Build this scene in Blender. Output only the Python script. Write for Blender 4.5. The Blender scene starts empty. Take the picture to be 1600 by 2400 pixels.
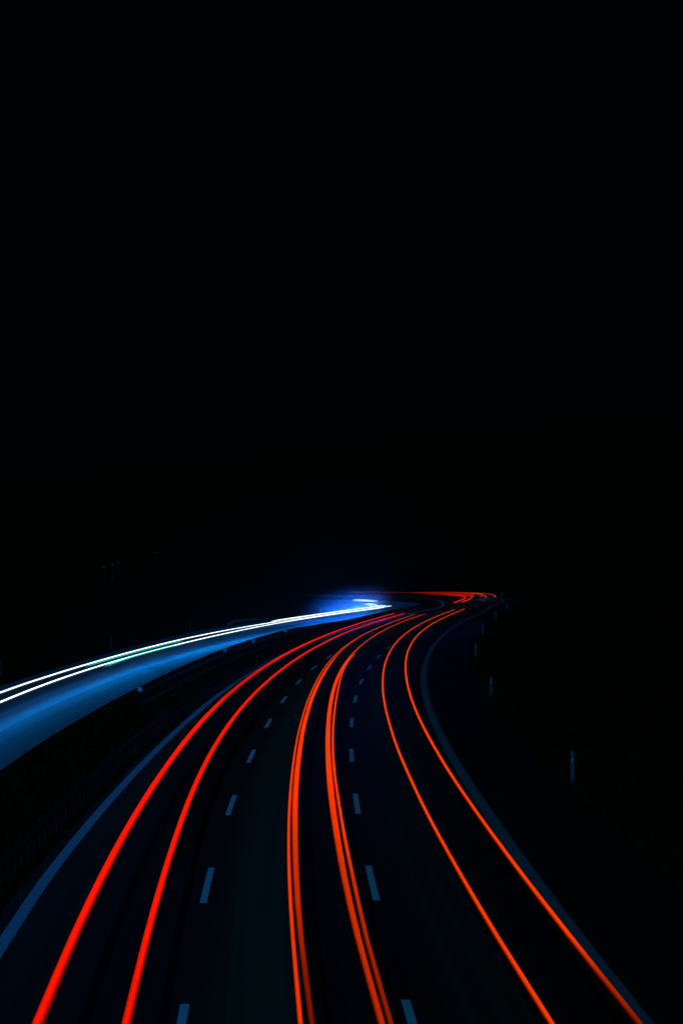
import bpy, bmesh, math, random
from mathutils import Vector
random.seed(7)
sc = bpy.context.scene
COL = sc.collection

# ---------------------------------------------------------------- camera, sky, key light, exposure
CAM_H = 7.42
cam = bpy.data.cameras.new('camera')
cam.sensor_fit = 'VERTICAL'; cam.sensor_height = 36.0; cam.sensor_width = 24.0
cam.lens = 88.11
cam.clip_start = 0.5; cam.clip_end = 9000
co = bpy.data.objects.new('camera', cam); COL.objects.link(co)
co.location = (0, 0, CAM_H)
co.rotation_euler = (math.radians(90) + math.atan(100 / 5874.0), 0, 0)
sc.camera = co

KEY_EL, KEY_ROT = math.radians(38), math.radians(200)
w = bpy.data.worlds.new('World'); sc.world = w; w.use_nodes = True
nt = w.node_tree; nt.nodes.clear()
sky = nt.nodes.new('ShaderNodeTexSky'); sky.sky_type = 'NISHITA'; sky.sun_disc = False
sky.sun_elevation = KEY_EL; sky.sun_rotation = KEY_ROT
tint = nt.nodes.new('ShaderNodeMix'); tint.data_type = 'RGBA'; tint.blend_type = 'MULTIPLY'
tint.inputs[0].default_value = 1.0; tint.inputs[7].default_value = (0.02, 0.6, 1.0, 1)
bg = nt.nodes.new('ShaderNodeBackground'); bg.inputs[1].default_value = 0.00009
wo = nt.nodes.new('ShaderNodeOutputWorld')
nt.links.new(sky.outputs[0], tint.inputs[6]); nt.links.new(tint.outputs[2], bg.inputs[0])
nt.links.new(bg.outputs[0], wo.inputs[0])

sun = bpy.data.lights.new('key_sun', 'SUN'); sun.energy = 0.6; sun.angle = math.radians(0.5)  # blue sun lamp added in place of headlights passing below the camera
sun.color = (0.0, 0.315, 1.0)
so = bpy.data.objects.new('key_sun', sun); COL.objects.link(so)
# behind the camera, a little to its left: shines along +Y
so.rotation_euler = (math.radians(90) - KEY_EL, 0, math.radians(-20))

vs = sc.view_settings
vs.view_transform = 'Standard'; vs.look = 'None'; vs.exposure = 0; vs.gamma = 1; vs.use_curve_mapping = False
sc.cycles.use_denoising = True
sc.cycles.volume_bounces = 0
sc.cycles.max_bounces = 6
sc.cycles.use_light_tree = True
sc.cycles.volume_step_rate = 1

# ---------------------------------------------------------------- traced plan of the place, in metres (x, y)
LEFT = [(-5.69,25.0), (-6.45,48.0), (-6.71,55.9), (-6.87,63.8), (-6.96,71.7), (-7.01,79.7), (-7.02,87.6), (-7.00,95.5), (-6.95,103.4), (-6.87,111.3), (-6.76,119.3), (-6.62,127.2), (-6.44,135.1), (-6.22,143.0), (-5.96,150.9), (-5.65,158.9), (-5.31,166.8), (-4.92,174.7), (-4.48,182.6), (-4.01,190.5), (-3.50,198.4), (-2.95,206.4), (-2.37,214.3), (-1.75,222.2), (-1.10,230.1), (-0.42,238.0), (0.30,246.0), (1.06,253.9), (1.85,261.8), (2.69,269.7), (3.58,277.6), (4.51,285.6), (5.50,293.5), (6.54,301.4), (7.63,309.3), (8.76,317.2), (9.92,325.2), (11.09,333.1), (12.23,341.0), (13.31,348.9)]
RIGHT = [(5.11,25.0), (4.77,39.8), (4.58,47.6), (4.43,55.5), (4.31,63.3), (4.21,71.2), (4.13,79.0), (4.08,86.9), (4.06,94.7), (4.07,102.6), (4.11,110.4), (4.19,118.3), (4.31,126.1), (4.46,134.0), (4.65,141.8), (4.89,149.7), (5.16,157.5), (5.47,165.4), (5.82,173.2), (6.20,181.1), (6.62,188.9), (7.06,196.8), (7.54,204.6), (8.05,212.5), (8.58,220.3), (9.15,228.2), (9.74,236.0), (10.37,243.9), (11.02,251.7), (11.71,259.6), (12.43,267.4), (13.18,275.3), (13.96,283.1), (14.77,291.0), (15.59,298.8), (16.43,306.7), (17.27,314.5), (18.08,322.4), (18.83,330.2), (19.50,338.1)]
T1 = [(-3.94,28.0), (-4.27,35.5), (-4.61,43.4), (-4.89,51.4), (-5.11,59.3), (-5.28,67.3), (-5.40,75.2), (-5.48,83.2), (-5.52,91.1), (-5.51,99.1), (-5.45,107.0), (-5.36,115.0), (-5.21,122.9), (-5.02,130.9), (-4.79,138.8), (-4.51,146.8), (-4.19,154.7), (-3.83,162.7), (-3.42,170.7), (-2.98,178.6), (-2.50,186.6), (-1.99,194.5), (-1.43,202.5), (-0.84,210.4), (-0.21,218.4), (0.46,226.3), (1.17,234.3), (1.92,242.2), (2.70,250.2), (3.52,258.1), (4.36,266.1), (5.22,274.0), (6.06,282.0)]
T2 = [(-2.72,28.0), (-3.03,35.5), (-3.35,43.3), (-3.63,51.1), (-3.87,58.9), (-4.07,66.6), (-4.22,74.4), (-4.32,82.2), (-4.37,90.0), (-4.37,97.8), (-4.32,105.6), (-4.22,113.4), (-4.08,121.2), (-3.89,129.0), (-3.67,136.8), (-3.40,144.6), (-3.10,152.4), (-2.76,160.2), (-2.39,168.0), (-1.98,175.8), (-1.54,183.5), (-1.06,191.3), (-0.55,199.1), (0.01,206.9), (0.61,214.7), (1.26,222.5), (1.94,230.3), (2.67,238.1), (3.44,245.9), (4.23,253.7), (5.03,261.5), (5.82,269.3), (6.57,277.1), (7.24,284.9)]
M1 = [(-0.33,28.0), (-0.58,35.5), (-0.84,43.4), (-1.06,51.2), (-1.24,59.1), (-1.38,67.0), (-1.48,74.9), (-1.55,82.8), (-1.59,90.7), (-1.59,98.6), (-1.57,106.5), (-1.52,114.3), (-1.43,122.2), (-1.32,130.1), (-1.18,138.0), (-1.00,145.9), (-0.78,153.8), (-0.53,161.7), (-0.23,169.5), (0.11,177.4), (0.49,185.3), (0.93,193.2), (1.41,201.1), (1.94,209.0), (2.52,216.9), (3.15,224.7), (3.82,232.6), (4.52,240.5), (5.25,248.4), (6.01,256.3), (6.77,264.2), (7.53,272.1), (8.28,279.9)]
M2 = [(-0.16,28.0), (-0.42,35.5), (-0.70,43.3), (-0.92,51.2), (-1.09,59.0), (-1.23,66.9), (-1.33,74.8), (-1.39,82.6), (-1.43,90.5), (-1.44,98.3), (-1.41,106.2), (-1.36,114.1), (-1.27,121.9), (-1.15,129.8), (-1.00,137.6), (-0.83,145.5), (-0.62,153.3), (-0.39,161.2), (-0.12,169.1), (0.20,176.9), (0.55,184.8), (0.97,192.6), (1.44,200.5), (1.99,208.3), (2.61,216.2)]
N1 = [(0.82,28.0), (0.56,35.5), (0.28,43.4), (0.06,51.2), (-0.11,59.1), (-0.25,67.0), (-0.36,74.9), (-0.44,82.8), (-0.49,90.7), (-0.51,98.6), (-0.50,106.5), (-0.46,114.3), (-0.39,122.2), (-0.28,130.1), (-0.13,138.0), (0.05,145.9), (0.28,153.8), (0.54,161.7), (0.84,169.5), (1.19,177.4), (1.58,185.3), (2.01,193.2), (2.48,201.1), (2.98,209.0), (3.53,216.9), (4.12,224.7), (4.75,232.6), (5.41,240.5), (6.12,248.4), (6.87,256.3), (7.66,264.2), (8.49,272.1), (9.37,279.9)]
N2 = [(0.93,28.0), (0.69,35.5), (0.43,43.3), (0.24,51.1), (0.07,58.9), (-0.07,66.7), (-0.19,74.5), (-0.27,82.2), (-0.31,90.0), (-0.32,97.8), (-0.29,105.6), (-0.25,113.4), (-0.18,121.2), (-0.11,129.0), (-0.01,136.8), (0.13,144.6), (0.33,152.4), (0.60,160.2), (0.95,168.0), (1.36,175.8), (1.75,183.6)]
R1 = [(3.19,28.0), (2.95,35.5), (2.69,43.3), (2.47,51.2), (2.28,59.1), (2.13,66.9), (2.02,74.8), (1.93,82.7), (1.88,90.5), (1.87,98.4), (1.88,106.2), (1.93,114.1), (2.01,122.0), (2.13,129.8), (2.28,137.7), (2.46,145.6), (2.68,153.4), (2.94,161.3), (3.23,169.1), (3.56,177.0), (3.93,184.9), (4.33,192.7), (4.78,200.6), (5.26,208.5), (5.79,216.3), (6.35,224.2), (6.96,232.0), (7.60,239.9), (8.27,247.8), (8.98,255.6), (9.72,263.5), (10.49,271.4), (11.28,279.2), (12.09,287.1), (12.90,295.0), (13.70,302.8)]
R2 = [(4.41,28.0), (4.18,35.5), (3.94,43.5), (3.73,51.4), (3.55,59.4), (3.40,67.4), (3.28,75.4), (3.20,83.4), (3.15,91.3), (3.13,99.3), (3.15,107.3), (3.20,115.3), (3.29,123.3), (3.41,131.3), (3.56,139.2), (3.75,147.2), (3.97,155.2), (4.23,163.2), (4.52,171.2), (4.86,179.2), (5.23,187.1), (5.64,195.1), (6.09,203.1), (6.58,211.1), (7.11,219.1), (7.69,227.0), (8.30,235.0), (8.95,243.0), (9.65,251.0), (10.37,259.0), (11.13,267.0), (11.91,274.9), (12.70,282.9), (13.51,290.9), (14.31,298.9), (15.10,306.9)]
W1 = [(-17.41,85.0), (-16.68,122.6), (-16.53,130.4), (-16.29,138.2), (-16.00,146.1), (-15.65,153.9), (-15.27,161.7), (-14.84,169.6), (-14.36,177.4), (-13.83,185.2), (-13.25,193.1), (-12.59,200.9), (-11.86,208.7), (-11.05,216.5), (-10.16,224.4), (-9.20,232.2), (-8.18,240.0), (-7.09,247.9), (-5.94,255.7), (-4.76,263.5), (-3.55,271.4), (-2.31,279.2), (-1.06,287.0), (0.20,294.8), (1.49,302.7), (2.81,310.5), (4.19,318.3), (5.68,326.2)]
W2 = [(-15.83,85.0), (-15.60,114.8), (-15.54,122.7), (-15.40,130.6), (-15.19,138.5), (-14.90,146.5), (-14.54,154.4), (-14.10,162.3), (-13.61,170.3), (-13.06,178.2), (-12.46,186.1), (-11.81,194.0), (-11.12,202.0), (-10.38,209.9), (-9.59,217.8), (-8.75,225.8), (-7.86,233.7), (-6.91,241.6), (-5.90,249.5), (-4.82,257.5), (-3.67,265.4), (-2.46,273.3), (-1.19,281.3), (0.14,289.2), (1.50,297.1), (2.87,305.1), (4.22,313.0), (5.48,320.9)]
BAND = [(-11.36,60.0), (-11.72,87.0), (-11.83,94.8), (-11.86,102.6), (-11.84,110.3), (-11.76,118.1), (-11.65,125.9), (-11.50,133.7), (-11.33,141.5), (-11.13,149.3), (-10.90,157.1), (-10.65,164.9), (-10.37,172.7), (-10.06,180.5), (-9.72,188.3), (-9.35,196.0), (-8.93,203.8), (-8.46,211.6), (-7.95,219.4), (-7.37,227.2), (-6.72,235.0), (-6.01,242.8), (-5.22,250.6), (-4.34,258.4), (-3.38,266.2), (-2.32,274.0), (-1.17,281.7), (0.08,289.5), (1.43,297.3), (2.88,305.1), (4.42,312.9), (6.06,320.7)]
RAILOWN = [(-7.16,30.0), (-7.50,55.5), (-7.60,63.1), (-7.67,70.8), (-7.71,78.5), (-7.71,86.2), (-7.68,93.8), (-7.61,101.5), (-7.50,109.2), (-7.36,116.9), (-7.18,124.5), (-6.97,132.2), (-6.71,139.9), (-6.42,147.6), (-6.09,155.2), (-5.71,162.9), (-5.29,170.6), (-4.82,178.3), (-4.31,185.9), (-3.74,193.6), (-3.13,201.3), (-2.45,209.0), (-1.72,216.6)]
RAILMED = [(-10.64,95.0), (-9.90,123.5), (-9.71,131.2), (-9.48,138.9), (-9.23,146.6), (-8.94,154.3), (-8.61,162.0), (-8.24,169.7), (-7.82,177.4), (-7.35,185.1), (-6.83,192.8), (-6.24,200.5), (-5.60,208.3), (-4.88,216.0), (-4.10,223.7), (-3.24,231.4), (-2.30,239.1)]
F1 = [(15.28,342.8), (16.90,359.4), (18.16,374.4), (19.30,391.4), (19.82,407.2), (19.79,420.8), (19.58,444.2), (19.20,470.2), (17.72,484.4), (16.56,495.1)] 
F2 = [(16.58,348.0), (18.04,361.1), (19.57,380.8), (20.93,403.3), (21.89,427.4), (22.08,447.7), (21.57,478.2), (20.87,510.9), (19.04,532.7), (17.26,548.3)] 
F3 = [(21.80,415.3), (23.42,444.2), (24.90,478.2), (25.04,510.9), (23.91,540.4), (19.13,562.0), (15.70,576.5)] 
F4 = [(22.25,404.8), (24.94,444.2), (27.23,490.8), (27.96,535.2), (26.46,559.2), (23.79,582.4), (18.03,588.5)] 
F5 = [(22.10,385.8), (23.42,407.2), (25.22,444.2), (28.04,508.6), (29.22,559.2), (27.98,597.9), (25.37,621.1), (20.08,621.1)] 
F6 = [(24.22,397.6), (25.71,420.8), (28.27,468.3), (29.72,506.3), (30.88,548.3), (30.43,582.4), (29.23,624.6), (26.39,646.1), (19.88,628.1), (16.99,597.9), (13.31,607.7), (10.51,617.7), (6.41,628.1), (1.62,635.2)] 
G1 = [(6.64,331.1), (6.27,328.9), (5.84,326.2), (5.58,324.6)] 
G2 = [(1.74,378.6), (3.55,372.5), (5.33,368.2)] 
G3 = [(1.69,368.6), (3.46,363.4), (5.19,358.5)] 
G4 = [(2.89,340.1), (3.68,343.0), (4.30,341.6), (4.63,335.8), (4.62,327.0), (4.23,318.3)] 
G5 = [(3.33,337.2), (3.88,335.5), (4.03,328.9), (3.68,318.3)] 
C1 = [(-15.41,151.4), (-14.54,168.3), (-13.25,187.1), (-12.40,197.0)] 
C2 = [(-14.26,151.4), (-13.79,164.5), (-12.99,176.9), (-12.10,188.2)] 
POSTS = [(7.59,82.7), (7.91,133.0), (9.75,182.5), (13.12,233.3), (17.44,284.0), (22.00,333.7), (-18.96,206.8), (-22.82,168.5), (-14.84,246.4)] 
BLOBS = [(-9.82,122.5), (-7.99,172.4), (-6.69,190.8), (-4.82,216.2)] 
BAND = [(-11.0, 14), (-11.2, 40)] + BAND[1:] if BAND[0][1] <= 60 else BAND
W1 = [(-18.6, 18), (-18.2, 50)] + W1
W2 = [(-16.2, 18), (-16.1, 50)] + W2
LEFT += [(14.4, 360), (15.3, 378), (15.9, 400), (16.6, 430), (16.2, 465), (13.5, 497), (7.5, 523), (2, 537)]
RIGHT += [(21.6, 360), (24.2, 385), (26.2, 409), (29.6, 460), (31.8, 510), (32.6, 560), (30, 603), (21, 634), (6, 652), (-16, 662)]
BAND = [(x + 1.6 * min(1, max(0, (y - 250) / 45)), y) for x, y in BAND] + [(9.6, 338), (11.4, 360), (12.0, 382), (11.0, 402), (6.5, 424), (2, 433)]

def H(y):
    a, b, s = 355.0, 430.0, 0.012
    t = min(max(y - a, 0), b - a)
    return -s * t * t / (2 * (b - a)) - s * min(max(y - b, 0), 330)

# ---------------------------------------------------------------- helpers
def tag(o, label=None, cat=None, group=None, kind=None):
    if label: o['label'] = label
    if cat: o['category'] = cat
    if group: o['group'] = group
    if kind: o['kind'] = kind
    return o

def new_obj(name, verts, faces, mat=None, parent=None, smooth=False, uvs=None, attr=None):
    me = bpy.data.meshes.new(name); me.from_pydata(verts, [], faces); me.update()
    if smooth:
        me.polygons.foreach_set('use_smooth', [True] * len(me.polygons))
    if uvs:
        lay = me.uv_layers.new(name='plan')
        for lp in me.loops: lay.data[lp.index].uv = uvs[lp.vertex_index]
    if attr:
        at = me.attributes.new('glow', 'FLOAT', 'POINT'); at.data.foreach_set('value', attr)
    if mat: me.materials.append(mat)
    o = bpy.data.objects.new(name, me); COL.objects.link(o)
    if parent: o.parent = parent
    return o

def empty(name, loc=(0, 0, 0)):
    o = bpy.data.objects.new(name, None); COL.objects.link(o); o.location = loc; o.empty_display_size = .3
    return o

class MB:
    def __init__(s): s.v = []; s.f = []
    def box(s, c, d, rz=0, taper=1.0):
        n = len(s.v); cx, cy, cz = c; a, b, h = d[0] / 2, d[1] / 2, d[2] / 2
        for sz, k in ((-1, 1), (1, taper)):
            for sx, sy in ((-1, -1), (1, -1), (1, 1), (-1, 1)):
                x, y = sx * a * k, sy * b * k
                s.v.append((cx + x * math.cos(rz) - y * math.sin(rz), cy + x * math.sin(rz) + y * math.cos(rz), cz + sz * h))
        for q in ((3, 2, 1, 0), (4, 5, 6, 7), (0, 1, 5, 4), (1, 2, 6, 5), (2, 3, 7, 6), (3, 0, 4, 7)):
            s.f.append(tuple(n + i for i in q))
    def prism(s, pts, z0, z1):
        n = len(s.v); k = len(pts)
        s.v += [(x, y, z0) for x, y in pts] + [(x, y, z1) for x, y in pts]
        for i in range(k): s.f.append((n + i, n + (i + 1) % k, n + k + (i + 1) % k, n + k + i))
        s.f.append(tuple(n + k + i for i in range(k))); s.f.append(tuple(n + i for i in reversed(range(k))))
    def build(s, name, mat, parent=None, smooth=False): return new_obj(name, s.v, s.f, mat, parent, smooth)

def dense(P, step=2.0):
    """Catmull-Rom through plan points, resampled to about `step` metres"""
    out = []
    n = len(P)
    for i in range(n - 1):
        p0 = P[i - 1] if i else (2 * P[0][0] - P[1][0], 2 * P[0][1] - P[1][1])
        p1, p2 = P[i], P[i + 1]
        p3 = P[i + 2] if i + 2 < n else (2 * P[-1][0] - P[-2][0], 2 * P[-1][1] - P[-2][1])
        L = math.dist(p1, p2); k = max(1, int(L / step))
        for j in range(k):
            t = j / k
            out.append(tuple(0.5 * ((2 * p1[c]) + (-p0[c] + p2[c]) * t + (2 * p0[c] - 5 * p1[c] + 4 * p2[c] - p3[c]) * t * t
                             + (-p0[c] + 3 * p1[c] - 3 * p2[c] + p3[c]) * t ** 3) for c in (0, 1)))
    out.append(P[-1]); return out

def normals(P):
    N = []
    for i in range(len(P)):
        a, b = P[max(0, i - 1)], P[min(len(P) - 1, i + 1)]
        dx, dy = b[0] - a[0], b[1] - a[1]; L = math.hypot(dx, dy) or 1
        N.append((dy / L, -dx / L))          # points to the right of travel
    return N

def offset(P, d): return [(p[0] + n[0] * d, p[1] + n[1] * d) for p, n in zip(P, normals(P))]
def arclen(P):
    s = [0]
    for a, b in zip(P, P[1:]): s.append(s[-1] + math.dist(a, b))
    return s
def at_s(P, S, s):
    import bisect
    i = min(max(bisect.bisect_right(S, s) - 1, 0), len(P) - 2)
    t = (s - S[i]) / (S[i + 1] - S[i])
    return (P[i][0] + (P[i + 1][0] - P[i][0]) * t, P[i][1] + (P[i + 1][1] - P[i][1]) * t)
def cut(P, y0, y1): return [p for p in P if y0 <= p[1] <= y1]
def resample(P, n):
    S = arclen(P); return [at_s(P, S, S[-1] * i / (n - 1)) for i in range(n)]

def xat(P, y):
    for a, b in zip(P, P[1:]):
        if a[1] <= y <= b[1]: return a[0] + (b[0] - a[0]) * (y - a[1]) / max(b[1] - a[1], 1e-6)
    return P[0][0] if y < P[0][1] else None

# ---------------------------------------------------------------- materials
def nodes(name):
    m = bpy.data.materials.new(name); m.use_nodes = True; t = m.node_tree; t.nodes.clear()
    out = t.nodes.new('ShaderNodeOutputMaterial'); return m, t, out
def N_(t, kind, **kw):
    n = t.nodes.new(kind)
    for k, v in kw.items():
        if k.startswith('i_'):
            key = k[2:].replace('_', ' '); n.inputs[key].default_value = v
        else: setattr(n, k, v)
    return n

def plain(name, col, rough=.6, metal=0.0, var=.25, scale=8.0):
    m, t, out = nodes(name)
    b = N_(t, 'ShaderNodeBsdfPrincipled', i_Roughness=rough, i_Metallic=metal)
    tc = N_(t, 'ShaderNodeTexCoord'); nz = N_(t, 'ShaderNodeTexNoise', i_Scale=scale, i_Detail=5.0)
    r = N_(t, 'ShaderNodeValToRGB')
    r.color_ramp.elements[0].position = .3; r.color_ramp.elements[1].position = .7
    r.color_ramp.elements[0].color = tuple(c * (1 - var) for c in col) + (1,)
    r.color_ramp.elements[1].color = tuple(min(1, c * (1 + var * .5)) for c in col) + (1,)
    t.links.new(tc.outputs['Object'], nz.inputs['Vector']); t.links.new(nz.outputs[0], r.inputs[0])
    t.links.new(r.outputs[0], b.inputs['Base Color']); t.links.new(b.outputs[0], out.inputs[0])
    return m

def road_mat(name, dark, light, bands, rough=.7, streak=.6):
    """asphalt; `bands` = ramp stops (0..1 across the carriageway, albedo factor) that put car shade and headlight bands into the lane colours"""
    m, t, out = nodes(name)
    b = N_(t, 'ShaderNodeBsdfPrincipled', i_Roughness=rough)
    b.inputs['Specular IOR Level'].default_value = .12
    uv = N_(t, 'ShaderNodeUVMap', uv_map='plan'); sep = N_(t, 'ShaderNodeSeparateXYZ')
    t.links.new(uv.outputs[0], sep.inputs[0])
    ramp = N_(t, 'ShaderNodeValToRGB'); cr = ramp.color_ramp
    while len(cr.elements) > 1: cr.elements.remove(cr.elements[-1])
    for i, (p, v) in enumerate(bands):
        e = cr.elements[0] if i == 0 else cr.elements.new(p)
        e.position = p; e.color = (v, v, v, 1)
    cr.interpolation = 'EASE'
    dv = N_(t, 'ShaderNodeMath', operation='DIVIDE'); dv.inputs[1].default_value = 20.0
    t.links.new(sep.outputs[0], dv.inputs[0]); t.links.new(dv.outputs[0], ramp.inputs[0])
    # long streaks along the driving direction
    mp = N_(t, 'ShaderNodeMapping'); mp.inputs['Scale'].default_value = (3.2, .012, 1)
    nz = N_(t, 'ShaderNodeTexNoise', i_Scale=1.0, i_Detail=4.0)
    t.links.new(uv.outputs[0], mp.inputs[0]); t.links.new(mp.outputs[0], nz.inputs['Vector'])
    # grain
    mp2 = N_(t, 'ShaderNodeMapping'); mp2.inputs['Scale'].default_value = (1, 1, 1)
    g = N_(t, 'ShaderNodeTexNoise', i_Scale=14.0, i_Detail=6.0, i_Roughness=.7)
    t.links.new(uv.outputs[0], mp2.inputs[0]); t.links.new(mp2.outputs[0], g.inputs['Vector'])
    mr = N_(t, 'ShaderNodeMapRange'); mr.inputs['To Min'].default_value = 1 - streak; mr.inputs['To Max'].default_value = 1 + streak
    mr.inputs['From Min'].default_value = .3; mr.inputs['From Max'].default_value = .7
    t.links.new(nz.outputs[0], mr.inputs[0])
    mg = N_(t, 'ShaderNodeMapRange'); mg.inputs['To Min'].default_value = .7; mg.inputs['To Max'].default_value = 1.3
    mg.inputs['From Min'].default_value = .3; mg.inputs['From Max'].default_value = .7
    t.links.new(g.outputs[0], mg.inputs[0])
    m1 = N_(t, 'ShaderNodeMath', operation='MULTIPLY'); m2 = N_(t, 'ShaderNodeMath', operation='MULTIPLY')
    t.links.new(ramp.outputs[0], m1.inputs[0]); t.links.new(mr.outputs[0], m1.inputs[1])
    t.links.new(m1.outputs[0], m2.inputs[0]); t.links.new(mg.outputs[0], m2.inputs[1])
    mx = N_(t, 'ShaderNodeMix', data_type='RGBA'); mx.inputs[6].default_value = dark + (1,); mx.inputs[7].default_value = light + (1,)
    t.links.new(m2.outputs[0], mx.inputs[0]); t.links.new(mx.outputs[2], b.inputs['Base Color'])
    bp = N_(t, 'ShaderNodeBump', i_Strength=.25, i_Distance=.01); t.links.new(g.outputs[0], bp.inputs['Height'])
    t.links.new(bp.outputs[0], b.inputs['Normal'])
    t.links.new(b.outputs[0], out.inputs[0]); return m

def paint_mat(name, col, wear=.45):
    m, t, out = nodes(name)
    b = N_(t, 'ShaderNodeBsdfPrincipled', i_Roughness=.7)
    b.inputs['Specular IOR Level'].default_value = .2
    uv = N_(t, 'ShaderNodeUVMap', uv_map='plan')
    nz = N_(t, 'ShaderNodeTexNoise', i_Scale=5.0, i_Detail=8.0, i_Roughness=.75)
    t.links.new(uv.outputs[0], nz.inputs['Vector'])
    # cross grooves rubbed into the thick paint by the tyres
    mp = N_(t, 'ShaderNodeMapping'); mp.inputs['Scale'].default_value = (1.2, 9, 1)
    n2 = N_(t, 'ShaderNodeTexNoise', i_Scale=1.0, i_Detail=3.0)
    t.links.new(uv.outputs[0], mp.inputs[0]); t.links.new(mp.outputs[0], n2.inputs['Vector'])
    ml = N_(t, 'ShaderNodeMath', operation='MULTIPLY'); t.links.new(nz.outputs[0], ml.inputs[0]); t.links.new(n2.outputs[0], ml.inputs[1])
    r = N_(t, 'ShaderNodeValToRGB'); r.color_ramp.elements[0].position = .14; r.color_ramp.elements[1].position = .3
    r.color_ramp.elements[0].color = tuple(c * (1 - wear) for c in col) + (1,); r.color_ramp.elements[1].color = col + (1,)
    t.links.new(ml.outputs[0], r.inputs[0]); t.links.new(r.outputs[0], b.inputs['Base Color']); t.links.new(b.outputs[0], out.inputs[0])
    return m

def glow_mat(name, col, strength):
    m, t, out = nodes(name)
    e = N_(t, 'ShaderNodeEmission'); e.inputs[0].default_value = col + (1,)
    a = N_(t, 'ShaderNodeAttribute', attribute_name='glow')
    ml = N_(t, 'ShaderNodeMath', operation='MULTIPLY'); ml.inputs[1].default_value = strength
    t.links.new(a.outputs['Fac'], ml.inputs[0]); t.links.new(ml.outputs[0], e.inputs[1]); t.links.new(e.outputs[0], out.inputs[0])
    return m

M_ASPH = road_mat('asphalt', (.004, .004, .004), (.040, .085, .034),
    [(0, .30), (.05, .35), (.075, .22), (.11, .12), (.17, .10), (.215, .28), (.25, .95), (.30, .75), (.335, .18), (.38, .10), (.42, .16), (.455, .42), (.50, .36), (.53, .15), (.58, .08), (.595, .10), (.61, .04), (.66, .06), (.72, .03)])  # dark lane centres: shade of passing cars put into the albedo
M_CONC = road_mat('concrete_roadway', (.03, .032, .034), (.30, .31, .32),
    [(0, .30), (.06, .42), (.10, .55), (.14, .85), (.17, 1.0), (.2, .75), (.225, .3), (.25, .22), (.38, .3)], rough=.8, streak=.3)  # headlit band and the dark strip under the streaks painted across
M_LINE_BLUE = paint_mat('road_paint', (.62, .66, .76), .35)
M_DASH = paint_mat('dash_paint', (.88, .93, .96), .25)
M_LINE_OLD_TEAL = paint_mat('teal_lit_worn_paint', (.19, .23, .17), .4)
M_DASH_TEAL = paint_mat('teal_lit_road_paint', (.74, .88, .66), .35)  # both right-hand paints tinted green to imitate the teal light there
M_CONC_PAINT = paint_mat('scuffed_road_paint', (.30, .33, .36), .5)
M_GRASS = plain('grass_ground', (.010, .015, .0012), 1, var=.5, scale=1.5)
M_GRASS.node_tree.nodes['Principled BSDF'].inputs['Specular IOR Level'].default_value = 0
M_BLADE = plain('grass_blade', (.02, .035, .003), .9)
M_BLADE.node_tree.nodes['Principled BSDF'].inputs['Specular IOR Level'].default_value = .05
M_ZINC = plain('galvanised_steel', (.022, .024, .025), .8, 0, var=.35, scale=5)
M_ZINC_LIT = plain('headlit_galvanised_steel', (.2, .21, .22), .6, 0, var=.3, scale=5)  # lighter copy of the zinc, headlight gleam put into its colour
M_POST = plain('white_plastic', (.15, .20, .16), .6, var=.3)
M_POST_DIM = plain('dimmed_white_plastic', (.05, .06, .055), .8)  # darker copy for the left posts, offsetting headlamp light by colour
M_BLACK = plain('black_plastic', (.01, .01, .01), .6)
M_REFL = plain('prismatic_reflector', (.95, .95, .9), .35, var=.1, scale=60)
M_POLE = plain('grey_pole', (.1, .1, .1), .6)
RED = glow_mat('red_tail_light', (1.0, .0085, 0.0), 1.08)
ORANGE = glow_mat('orange_red_tail_light', (1.0, .042, 0.0), 1.05)
WHITE = glow_mat('white_headlight', (.78, .93, 1.0), 2.3)
CYAN = glow_mat('cyan_headlight', (.0, .62, .72), 1.0)
LAMP = glow_mat('far_lamp', (.5, 1.0, .8), .022)

# ---------------------------------------------------------------- the two carriageways
Ld, Rd = dense(LEFT), dense(RIGHT)
rows = []                                   # (left point, right point) of the three lanes
y = 25.0
while y <= 348.9:
    xl, xr = xat(Ld, y), xat(Rd, y)
    rows.append(((xl, y), (xr, y))); y += 2.0
fl, fr = resample([p for i, p in enumerate(Ld) if p[1] > 349 or i > 300], 150), resample([p for i, p in enumerate(Rd) if p[1] > 349 or i > 300], 150)
rows += list(zip(fl, fr))

def lerp(a, b, t): return (a[0] + (b[0] - a[0]) * t, a[1] + (b[1] - a[1]) * t)
def strip(name, A, B, z, mat, parent=None, cols=1, umax=None, u0=0.0):
    """sheet between two plan polylines, following the lie of the land"""
    vs, uv, fs = [], [], []; s = 0
    for i, (a, b) in enumerate(zip(A, B)):
        if i: s += math.dist(A[i - 1], a)
        wdt = umax if umax else math.dist(a, b)
        for c in range(cols + 1):
            p = lerp(a, b, c / cols); vs.append((p[0], p[1], H(p[1]) + z)); uv.append((u0 + wdt * c / cols, s))
    for i in range(len(A) - 1):
        for c in range(cols):
            k = i * (cols + 1) + c; fs.append((k, k + 1, k + cols + 2, k + cols + 1))
    return new_obj(name, vs, fs, mat, parent, uvs=uv)

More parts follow.
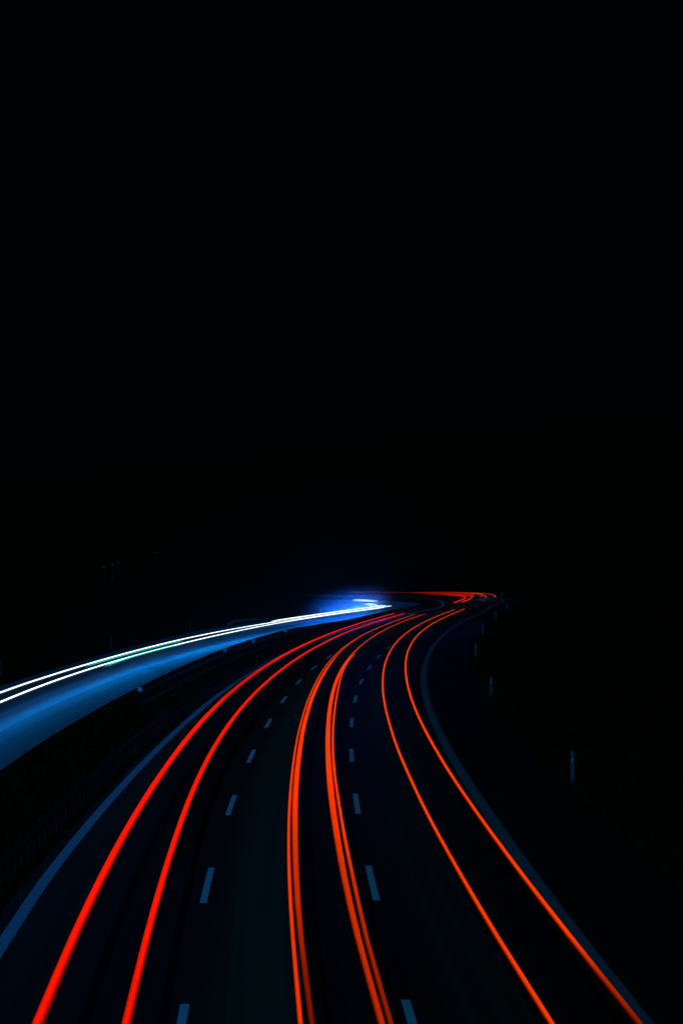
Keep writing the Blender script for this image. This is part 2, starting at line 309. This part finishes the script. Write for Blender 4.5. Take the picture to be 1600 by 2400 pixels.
LP = [r[0] for r in rows]; RP = [r[1] for r in rows]
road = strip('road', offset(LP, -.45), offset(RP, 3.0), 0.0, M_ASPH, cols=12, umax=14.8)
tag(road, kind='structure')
strip('edge_line', offset(LP, -.14), offset(LP, .13), .004, M_LINE_BLUE, road)
strip('edge_line', offset(RP, -.17), offset(RP, .17), .004, M_LINE_OLD_TEAL, road)
for frac, start, mat in ((1 / 3, 53.5, M_DASH), (2 / 3, 53.9, M_DASH_TEAL)):
    C = [lerp(a, b, frac) for a, b in rows]; S = arclen(C)
    i0 = next(i for i in range(len(C)) if C[i][1] >= start)
    s0 = S[i0] - (C[i0][1] - start) - 36
    for k in range(33):
        a = s0 + 18 * k
        if a < 0 or a + 6 > S[-1]: continue
        P = [at_s(C, S, a + 6 * j / 4) for j in range(5)]
        strip('lane_dash', offset(P, -.076), offset(P, .076), .004, mat, road)

BD = dense(BAND, 3.0)
def outer_edge(P, d):
    Q = offset(P, -d); out = []
    for q in Q:                              # drop the folds inside the tight bend
        if all(math.dist(q, p) > d - .6 for p in P[::4]): out.append(q)
    return out
OE = outer_edge(BD, 7.9)
n = 260
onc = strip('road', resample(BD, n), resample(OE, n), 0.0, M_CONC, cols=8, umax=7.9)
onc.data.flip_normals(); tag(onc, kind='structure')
C = offset(BD, -2.95); S = arclen(C)
s0 = next(S[i] for i in range(len(C)) if C[i][1] >= 112.6) - 36
for k in range(16):
    P = [at_s(C, S, s0 + 18 * k + 6 * j / 4) for j in range(5)]
    strip('lane_dash', offset(P, -.07), offset(P, .07), .004, M_CONC_PAINT, onc)

# ---------------------------------------------------------------- the ground
xs = [-3000, -1800, -900, -500, -300, -180, -120, -90] + [-70 + 2.5 * i for i in range(53)] + [75, 100, 140, 200, 320, 550, 900, 1800, 3000]
ys = [-400, -200, -100, -50] + [-20 + 5 * i for i in range(141)] + [700, 740, 800, 900, 1050, 1250, 1500, 1800, 2200, 2700, 3300, 4200]
OEn = [p for p in OE if p[1] < 330]
def G(x, y):
    z = H(y) - .06
    if y < 345:                              # bank falling away beyond the oncoming carriageway
        xo = xat(OEn, max(y, OEn[0][1])) if y < OEn[-1][1] else OEn[-1][0]
        if xo is None: xo = OEn[-1][0]
        d = xo - x - 1.5
        fade = min(1, max(0, (345 - y) / 40))
        if d > 0: z -= min(1.3, d * .22) * fade
    if y > 400 and x < -10:                  # wooded knoll the road disappears behind
        z += 9 * min(1, (-10 - x) / 20) * min(1, max(0, (x + 46) / 14)) * min(1, (y - 400) / 60) * min(1, max(0, (780 - y) / 90))
    if y > 800:                              # wooded hills closing the valley
        k = min(1, (y - 800) / 1500)
        z += k * k * (95 + 30 * math.sin(x / 420.0 + 1) + 18 * math.sin(x / 170.0))
    return z
vsG = [(x, y, G(x, y)) for y in ys for x in xs]; nx = len(xs)
fsG = [(j * nx + i, j * nx + i + 1, (j + 1) * nx + i + 1, (j + 1) * nx + i) for j in range(len(ys) - 1) for i in range(nx - 1)]
tag(new_obj('ground', vsG, fsG, M_GRASS, smooth=True), kind='structure')

# short grass along the verges and in the central reservation
gv, gf = [], []
def tuft(x, y, hgt):
    z = G(x, y)
    for _ in range(4):
        a = random.uniform(0, 6.28); lx, ly = math.cos(a), math.sin(a); q = random.uniform(.015, .03); b = random.uniform(.2, .7) * hgt
        ox, oy = random.uniform(-.1, .1), random.uniform(-.1, .1); k = len(gv)
        gv.extend([(x + ox - ly * q, y + oy + lx * q, z - .01), (x + ox + ly * q, y + oy - lx * q, z - .01), (x + ox + lx * b, y + oy + ly * b, z + hgt * random.uniform(.7, 1.1))])
        gf.append((k, k + 1, k + 2))
for _ in range(5200):
    y = 38 + 150 * random.random() ** 1.5
    a, b = xat(LP, y) - .6, xat(BD, max(y, 20)) + .15
    tuft(random.uniform(b, a), y, random.uniform(.06, .2))
for _ in range(3800):
    y = 45 + 200 * random.random() ** 1.5
    tuft(xat(RP, y) + 3.2 + 5 * random.random() ** 1.6, y, random.uniform(.07, .25))
tag(new_obj('verge_grass', gv, gf, M_BLADE), kind='stuff', label='short dark grass on the verges and between the carriageways', cat='grass')

# ---------------------------------------------------------------- guard rails
def sweep(mb, P, prof, zf):
    Nn = normals(P); n0 = len(mb.v); k = len(prof)
    for i, (p, n) in enumerate(zip(P, Nn)):
        for a, z in prof: mb.v.append((p[0] + n[0] * a, p[1] + n[1] * a, zf(p, i) + z))
    for i in range(len(P) - 1):
        for j in range(k):
            a = n0 + i * k + j; b = n0 + i * k + (j + 1) % k
            mb.f.append((a, b, b + k, a + k))
    mb.f.append(tuple(n0 + j for j in reversed(range(k)))); e = n0 + (len(P) - 1) * k
    mb.f.append(tuple(e + j for j in range(k)))

def beam_profile(side):
    f = [(0, -.155), (.0, -.13), (.075, -.095), (.08, -.06), (.02, -.03), (.02, .03), (.08, .06), (.075, .095), (0, .13), (0, .155)]
    f = [(a * side, z) for a, z in f]
    back = [(a - .012 * side, z) for a, z in reversed(f)]
    return f + back

def guard_rail(P, side, label, zf, height=.75, spacing=1.33, refl=None, group=None, end_drop=False, mat=None, pmat=None):
    P = resample(P, max(2, int(arclen(P)[-1] / 2)))
    base = P[0]
    root = empty('guard_rail'); tag(root, label, 'guard rail', group)
    hz = lambda p, i: zf(p) + height - .155
    if end_drop:                             # the end bends down into the ground
        S_ = arclen(P)
        hz = lambda p, i: zf(p) + (height - .155) * min(1, .05 + S_[i] / 5.0)
    mb = MB(); sweep(mb, P, beam_profile(side), hz); mb.build('beam', mat or M_ZINC, root)
    S = arclen(P); nn = int(S[-1] / spacing); rest = MB()
    Nn = normals(P)
    for k in range(nn):
        s = (k + .5) * spacing
        if end_drop and s < 5: continue
        p = at_s(P, S, s); i = min(int(s / (S[-1] / (len(P) - 1))), len(P) - 1); nrm = Nn[i]
        q = (p[0] - nrm[0] * .07 * side, p[1] - nrm[1] * .07 * side); rz = math.atan2(nrm[1], nrm[0])
        m = MB() if k < 99 else rest
        z0 = zf(q)
        # sigma-shaped post: web and two flanges
        m.box((q[0], q[1], z0 + height / 2 - .04), (.06, .008, height + .06), rz)
        for sgn in (-1, 1):
            m.box((q[0] + sgn * .027 * math.cos(rz), q[1] + sgn * .027 * math.sin(rz), z0 + height / 2 - .04), (.006, .095, height + .06 - .002), rz)
        if k < 99: m.build('post', pmat or M_ZINC, root)
    if rest.v: rest.build('post', pmat or M_ZINC, root)['kind'] = 'stuff'
    for x, y in refl or []:
        m = MB(); z = zf((x, y)) + height + .06
        m.box((x, y, z - .02), (.03, .03, .10), 0); m.prism([(x + .11 * math.cos(a * math.pi / 6), y + .0 + .02 * math.sin(a * math.pi / 6)) for a in range(12)], z + .0, z + .2)
        m.build('reflector', M_REFL, root)
    return root

flat = lambda p: G(p[0], p[1])
Gr = 'guard rails of the two carriageways'
own = [(x, y) for x, y in RAILOWN] + [(x - .85, y) for x, y in LEFT if 222 < y < 345]
guard_rail(dense(own), 1, 'steel guard rail hugging the inner edge line of the near lanes, with dotted posts', flat, group=Gr)
guard_rail(dense([(x, y) for x, y in RAILMED if y > 120]), -1, 'steel guard rail with glinting posts and reflectors beside the blue lit carriageway', flat, refl=BLOBS, group=Gr, pmat=M_ZINC_LIT)
guard_rail(dense([(-13.0, 283), (-11.6, 291), (-9.0, 315), (-6.4, 340)]), 1, 'far pale guard rail behind the white streaks with its end bent down', lambda p: -.62 - (p[1] - 283) * .019, group=Gr, end_drop=True, mat=M_ZINC_LIT, pmat=M_ZINC_LIT)

# ---------------------------------------------------------------- delineator posts
def delineator(x, y, z, label, face=0.0):
    M_P, M_R = (M_POST, M_REFL) if x > 0 else (M_POST_DIM, M_POST_DIM)
    root = empty('delineator_post', (x, y, z)); root.rotation_euler = (0, 0, face)
    tag(root, label, 'delineator post', 'delineator posts along the road edges')
    tri = lambda k: [(.06 * k, -.05 * k), (0.0, .07 * k), (-.06 * k, -.05 * k)]
    m = MB(); m.prism(list(reversed(tri(1))), -.1, .60); m.build('post_body', M_P, root)
    m = MB(); m.prism(list(reversed(tri(1.03))), .60, .82); m.build('black_band', M_BLACK, root)
    m = MB(); m.prism(list(reversed(tri(1))), .82, .93)
    n0 = len(m.v); T = list(reversed(tri(1))); m.v += [(a, b, .93) for a, b in T] + [(T[0][0] * .8, -.02, .985), (T[1][0], T[1][1] * .6, 1.03), (T[2][0] * .8, -.02, .985)]
    m.f += [(n0, n0 + 1, n0 + 4, n0 + 3), (n0 + 1, n0 + 2, n0 + 5, n0 + 4), (n0 + 2, n0, n0 + 3, n0 + 5), (n0 + 3, n0 + 4, n0 + 5)]
    m.build('post_cap', M_P, root)
    m = MB(); m.box((0, -.058, .71), (.045, .012, .18)); m.build('reflector', M_R, root)
    return root
names = ['largest white delineator post, alone at the right of the picture',
         'white delineator post right of the sharpest bend of the edge line',
         'third nearest delineator post right of the road',
         'fourth nearest delineator post right of the road',
         'fifth nearest delineator post right of the road, small and dim',
         'small delineator post below the bright red bend',
         'dim delineator post beyond the white headlight streaks',
         'dim delineator post at the left picture edge beyond the white streaks',
         'faint delineator post beyond the white streaks near the bent rail end']
for (x, y), lb in zip(POSTS, names): delineator(x, y, G(x, y), lb)
FARP = [(19.2, 690), (27.9, 680), (33.3, 660), (36.0, 625), (37.6, 590)]
for (x, y), lb in zip(FARP, ['leftmost', 'second from left', 'middle', 'second from right', 'rightmost']):
    delineator(x, y, G(x, y), lb + ' of the five tiny delineator posts above the far red streaks')

# ---------------------------------------------------------------- light streaks left hanging over the lanes
def streak(P, z, r, mat, label, group, prof=None, zscale=1.0, name='light_trail', cat='light trail', parent=None, step=3.0, flatten=None):
    """glowing tube along plan points P at height z; prof(t, y) = brightness along it. The top glows fully, the flanks fade."""
    D = dense(P, step); Nn = normals(D); vs_, fs_, at_ = [], [], []; K = 24; n = len(D); ph = random.uniform(0, 6)
    for i, (p, nr) in enumerate(zip(D, Nn)):
        b = (prof(i / (n - 1), p[1]) if prof else 1.0) * (1 - .13 * abs(math.sin(p[1] * .21 + p[0]) * math.sin(p[1] * .067 + ph)))
        rr = (r(p[1]) if callable(r) else r) * (1 + .22 * min(1, max(0, (95 - p[1]) / 60)) * (zscale == 1)) * (.25 if i in (0, n - 1) else 1)
        for k in range(K):
            a = 2 * math.pi * k / K
            vs_.append((p[0] + nr[0] * rr * math.cos(a), p[1] + nr[1] * rr * math.cos(a), H(p[1]) + z + rr * zscale * math.sin(a)))
            sn = math.sin(a)
            if zscale == 1:                  # crisp far away, blurring out on the flanks close to the bridge
                soft = min(1, max(0, (95 - p[1]) / 60))
                g_ = max(.012, min(1, (sn - .22) / (.4 + .38 * soft)) ** (1 + .9 * soft)) if sn > .22 else .012
            else: g_ = 1.0 if sn > .3 else (.8 if sn > .05 else .02)
            at_.append(b * g_)
    for i in range(n - 1):
        for k in range(K):
            fs_.append((i * K + k, i * K + (k + 1) % K, (i + 1) * K + (k + 1) % K, (i + 1) * K + k))
    fs_.append(tuple(range(K))); fs_.append(tuple((n - 1) * K + k for k in reversed(range(K))))
    o = new_obj(name, vs_, fs_, mat, parent, smooth=True, attr=at_)
    if not parent: tag(o, label, cat, group)
    return o

def ramp(pts):
    def f(t, y):
        if y <= pts[0][0]: return pts[0][1]
        for (a, va), (b, vb) in zip(pts, pts[1:]):
            if a <= y <= b: return va + (vb - va) * (y - a) / (b - a)
        return pts[-1][1]
    return f
GN, GF, GW = 'red tail light streaks over the near lanes', 'red tail light streaks in the far bend', 'white headlight streaks over the oncoming lanes'
zt = .8
wide = lambda y: .078 + .03 * min(1, max(0, (y - 40) / 60)) - .02 * min(1, max(0, (y - 150) / 90))
streak(T1, zt, wide, RED, 'leftmost thick red streak, beside the left edge line', GN, ramp([(28, .95), (34, .9), (38, 1), (108, 1), (116, .68), (150, .7), (160, 1)]))
streak(T2, zt, lambda y: wide(y) * .8, RED, 'second thick red streak from the left, over the left lane', GN)
streak(M1, zt, lambda y: .036 if y < 170 else .042, ORANGE, 'thin bright left strand of the double orange streak in the middle lane', GN, ramp([(28, .95), (60, .9), (140, 1)]))
streak([p for p in M2 if p[1] < 205], zt, lambda y: .042 + .035 * min(1, max(0, (y - 36) / 30)) - .045 * min(1, max(0, (y - 140) / 25)), ORANGE, 'right strand of the middle lane double streak, fading dark towards the camera', GN, ramp([(28, .12), (38, .2), (48, .55), (62, .8), (75, 1), (150, 1), (175, .5)]))
streak(N1, zt, lambda y: .05 + .04 * min(1, max(0, (y - 40) / 30)) - .05 * min(1, max(0, (y - 140) / 35)), ORANGE, 'left strand of the second orange double streak in the middle lane', GN, ramp([(28, .5), (42, .55), (60, .8), (75, 1)]))
streak([p for p in N2 if p[1] < 172], zt, lambda y: .04 if y < 150 else .036, ORANGE, 'right strand of the second orange double streak, thin and darkest at the near end', GN, ramp([(28, .2), (42, .35), (60, .85), (80, 1)]))
streak(R1, zt, lambda y: .042 + .01 * min(1, max(0, (y - 60) / 100)), ORANGE, 'slim orange streak over the left wheel track of the right lane', GN)
streak(R2, zt, lambda y: .048 + .008 * min(1, max(0, (y - 60) / 100)), ORANGE, 'rightmost orange streak, running along the right edge line', GN, ramp([(28, .22), (39, .3), (41, 1)]))
fars = [(F1, .1, RED, 'thick red hook, innermost of the far bend'), (F2, .1, RED, 'second thick red hook of the far bend'),
        (F3, .06, RED, 'small red hook just right of the two thick ones'), (F4, .06, ORANGE, 'short orange hook with a stub end, middle of the far bend'),
        (F5, .055, ORANGE, 'thin orange hook, second from the right in the far bend'), (F6, .055, ORANGE, 'outermost orange hook, reaching farthest right and running far left')]
for P, r, mt, lb in fars: streak(P, zt, r, mt, lb, GF, zscale=1.001, prof=lambda t, y: 1.0 if t < .55 else max(.22, 1 - (t - .55) * 2.0))

far_r = lambda y: .064 + .03 * min(1, max(0, (y - 250) / 50))
w1 = streak(W1, .65, far_r, WHITE, zscale=1.001, label='upper white streak, longest, running off the left picture edge', group=GW)
w2 = streak(W2, .65, far_r, WHITE, zscale=1.001, label='lower white streak, running off the left picture edge above the blue roadway', group=GW)
streak(C1, .65, .05, CYAN, zscale=1.001, label='thin cyan streak between the two long white streaks', group=GW)
streak(C2, .65, .07, CYAN, zscale=1.001, label='turquoise streak just under the lower long white streak', group=GW)
streak([(5.2, 322), (5.9, 326), (6.27, 328.9), (6.64, 331.1)], .65, .07, WHITE, zscale=1.001, label='thin white tip pointing right out of the brightest glow', group=GW)
streak(G2, .65, .085, WHITE, zscale=1.001, label='upper bar of the short white bars above the brightest glow', group=GW)
streak(G3, .65, .085, WHITE, zscale=1.001, label='lower bar of the short white bars above the brightest glow', group=GW)
streak(G4, .65, .09, WHITE, zscale=1.001, label='white loop on top of the brightest glow', group=GW)
streak(G5, .65, .08, WHITE, zscale=1.001, label='small inner white loop merging with the brightest glow', group=GW)
streak([(x + .15, y) for x, y in W1 if y > 245], .80, .09, WHITE, zscale=1.001, label='short thick white streak lying on the upper long one', group=GW)

# the headlamps' own light, along the oncoming traffic, except at the two bends
BLUE = (.0, .25, 1.0)
def headlamps(trail, P, s_from, s_to, step, power, spread=70, tilt=4.0, z=.6, yaw=0.0, gain=None, col=None):
    D = dense(P, 2.0); S = arclen(D); s = s_from
    while s < min(s_to, S[-1]):
        p = at_s(D, S, s); q = at_s(D, S, max(s - 3, 0)) if s > 3 else (2 * p[0] - at_s(D, S, s + 3)[0], 2 * p[1] - at_s(D, S, s + 3)[1])
        l = bpy.data.lights.new('headlamp', 'SPOT'); l.energy = power * (gain(0, p[1]) if gain else 1); l.color = col or BLUE; l.shadow_soft_size = .12
        l.spot_size = math.radians(spread); l.spot_blend = 1.0
        o = bpy.data.objects.new('headlamp', l); COL.objects.link(o); o.parent = trail
        o.location = (p[0], p[1], H(p[1]) + z)
        dx, dy = q[0] - p[0], q[1] - p[1]; ca, sa = math.cos(math.radians(yaw)), math.sin(math.radians(yaw))
        d = Vector((dx * ca - dy * sa, dx * sa + dy * ca, 0)).normalized() + Vector((0, 0, -math.tan(math.radians(tilt))))
        o.rotation_euler = d.to_track_quat('-Z', 'Y').to_euler()
        s += step
mid = [((a[0] + b[0]) / 2 + 1.3 * min(1, max(0, (290 - a[1]) / 40)), (a[1] + b[1]) / 2) for a, b in zip(W1[3:], W2[3:])]
headlamps(w2, [(mid[0][0] - .3, 60), (mid[0][0] - .1, 90)] + mid, 4, 400, 3.0, 620, 46, 3.0, .7, gain=ramp([(60, .34), (120, .40), (170, .68), (220, .8)]))
headlamps(w1, [(-2.31, 279.2), (0.2, 294.8), (1.5, 302.7), (2.8, 310.5), (4.2, 318.3), (5.7, 326.2)], 2, 110, 8.0, 9500, 60, -.8, .9, 8.5, col=(0, .11, 1))  # stronger lamps turned toward the camera, added for the glow at the bend

fo = bpy.data.objects['light_trail.012']
headlamps(fo, [(28.0, 500), (26.3, 470), (24.0, 430), (22.5, 400)], 20, 80, 12, 12000, 60, 3.0)

# ---------------------------------------------------------------- far lamps on the hillside
def far_lamp(px, y, lb, hgt=6.0):
    x = (px - 800) / 5874.0 * y
    root = empty('street_lamp', (x, y, G(x, y))); tag(root, lb, 'street lamp', 'distant lamps on the dark hillside')
    m = MB(); m.box((0, 0, hgt / 2 - .2), (.14, .14, hgt + .4), 0, .6); m.build('pole', M_POLE, root)
    m = MB(); m.box((0, -.45, hgt + .1), (.12, 1.0, .1)); m.build('arm', M_POLE, root)
    m = MB(); m.box((0, -1.0, hgt), (.9, .7, .28), 0, .8); o = m.build('lamp_head', LAMP, root)
    at = o.data.attributes.new('glow', 'FLOAT', 'POINT'); at.data.foreach_set('value', [1.0] * len(o.data.vertices))
for px, y, lb in [(245, 960, 'leftmost tiny dim lamp in the distance, above the white streaks'), (265, 1000, 'second tiny dim lamp from the left'),
        (277, 1040, 'third tiny dim lamp from the left, in the tight row'), (368, 1180, 'tiny lone lamp right of the row of dim ones'),
        (778, 1690, 'left one of the two tiny lamps high on the hill'), (813, 1690, 'right one of the two tiny lamps high on the hill')]:
    far_lamp(px, y, lb)

# ---------------------------------------------------------------- the night air
hz = MB(); hz.box((0, 1900, 85), (6200, 4800, 190)); o = hz.build('haze', None)
m, t, out = nodes('night_haze')
v = N_(t, 'ShaderNodeVolumePrincipled'); v.inputs['Color'].default_value = (.9, .95, 1, 1); v.inputs['Density'].default_value = .0000028; v.inputs['Anisotropy'].default_value = .95
t.links.new(v.outputs[0], out.inputs['Volume']); o.data.materials.append(m)
tag(o, kind='stuff', label='thin night haze over the road', cat='haze')
# mist added at the bend so the headlamps' light spreads into a glow
bm = bmesh.new(); bmesh.ops.create_icosphere(bm, subdivisions=3, radius=1.0)
me = bpy.data.meshes.new('mist'); bm.to_mesh(me); bm.free()
mo = bpy.data.objects.new('mist', me); COL.objects.link(mo)  # added mist, there only to spread the headlamp light
mo.location = (2.7, 310, .9); mo.scale = (4.2, 58, 3.5); mo.rotation_euler = (0, 0, -math.atan(.13))
m, t, out = nodes('glow_mist'); v = N_(t, 'ShaderNodeVolumePrincipled'); v.inputs['Color'].default_value = (.9, .95, 1, 1)
v.inputs['Anisotropy'].default_value = .4
tc = N_(t, 'ShaderNodeTexCoord'); gr = N_(t, 'ShaderNodeTexGradient', gradient_type='SPHERICAL')
pw = N_(t, 'ShaderNodeMath', operation='POWER'); pw.inputs[1].default_value = 2.6
ml = N_(t, 'ShaderNodeMath', operation='MULTIPLY'); ml.inputs[1].default_value = .034
t.links.new(tc.outputs['Object'], gr.inputs[0]); t.links.new(gr.outputs['Fac'], pw.inputs[0]); t.links.new(pw.outputs[0], ml.inputs[0])
t.links.new(ml.outputs[0], v.inputs['Density']); t.links.new(v.outputs[0], out.inputs['Volume'])
me.materials.append(m)
tag(mo, kind='stuff', label='added mist glowing blue around the headlight streaks at the bend', cat='mist')
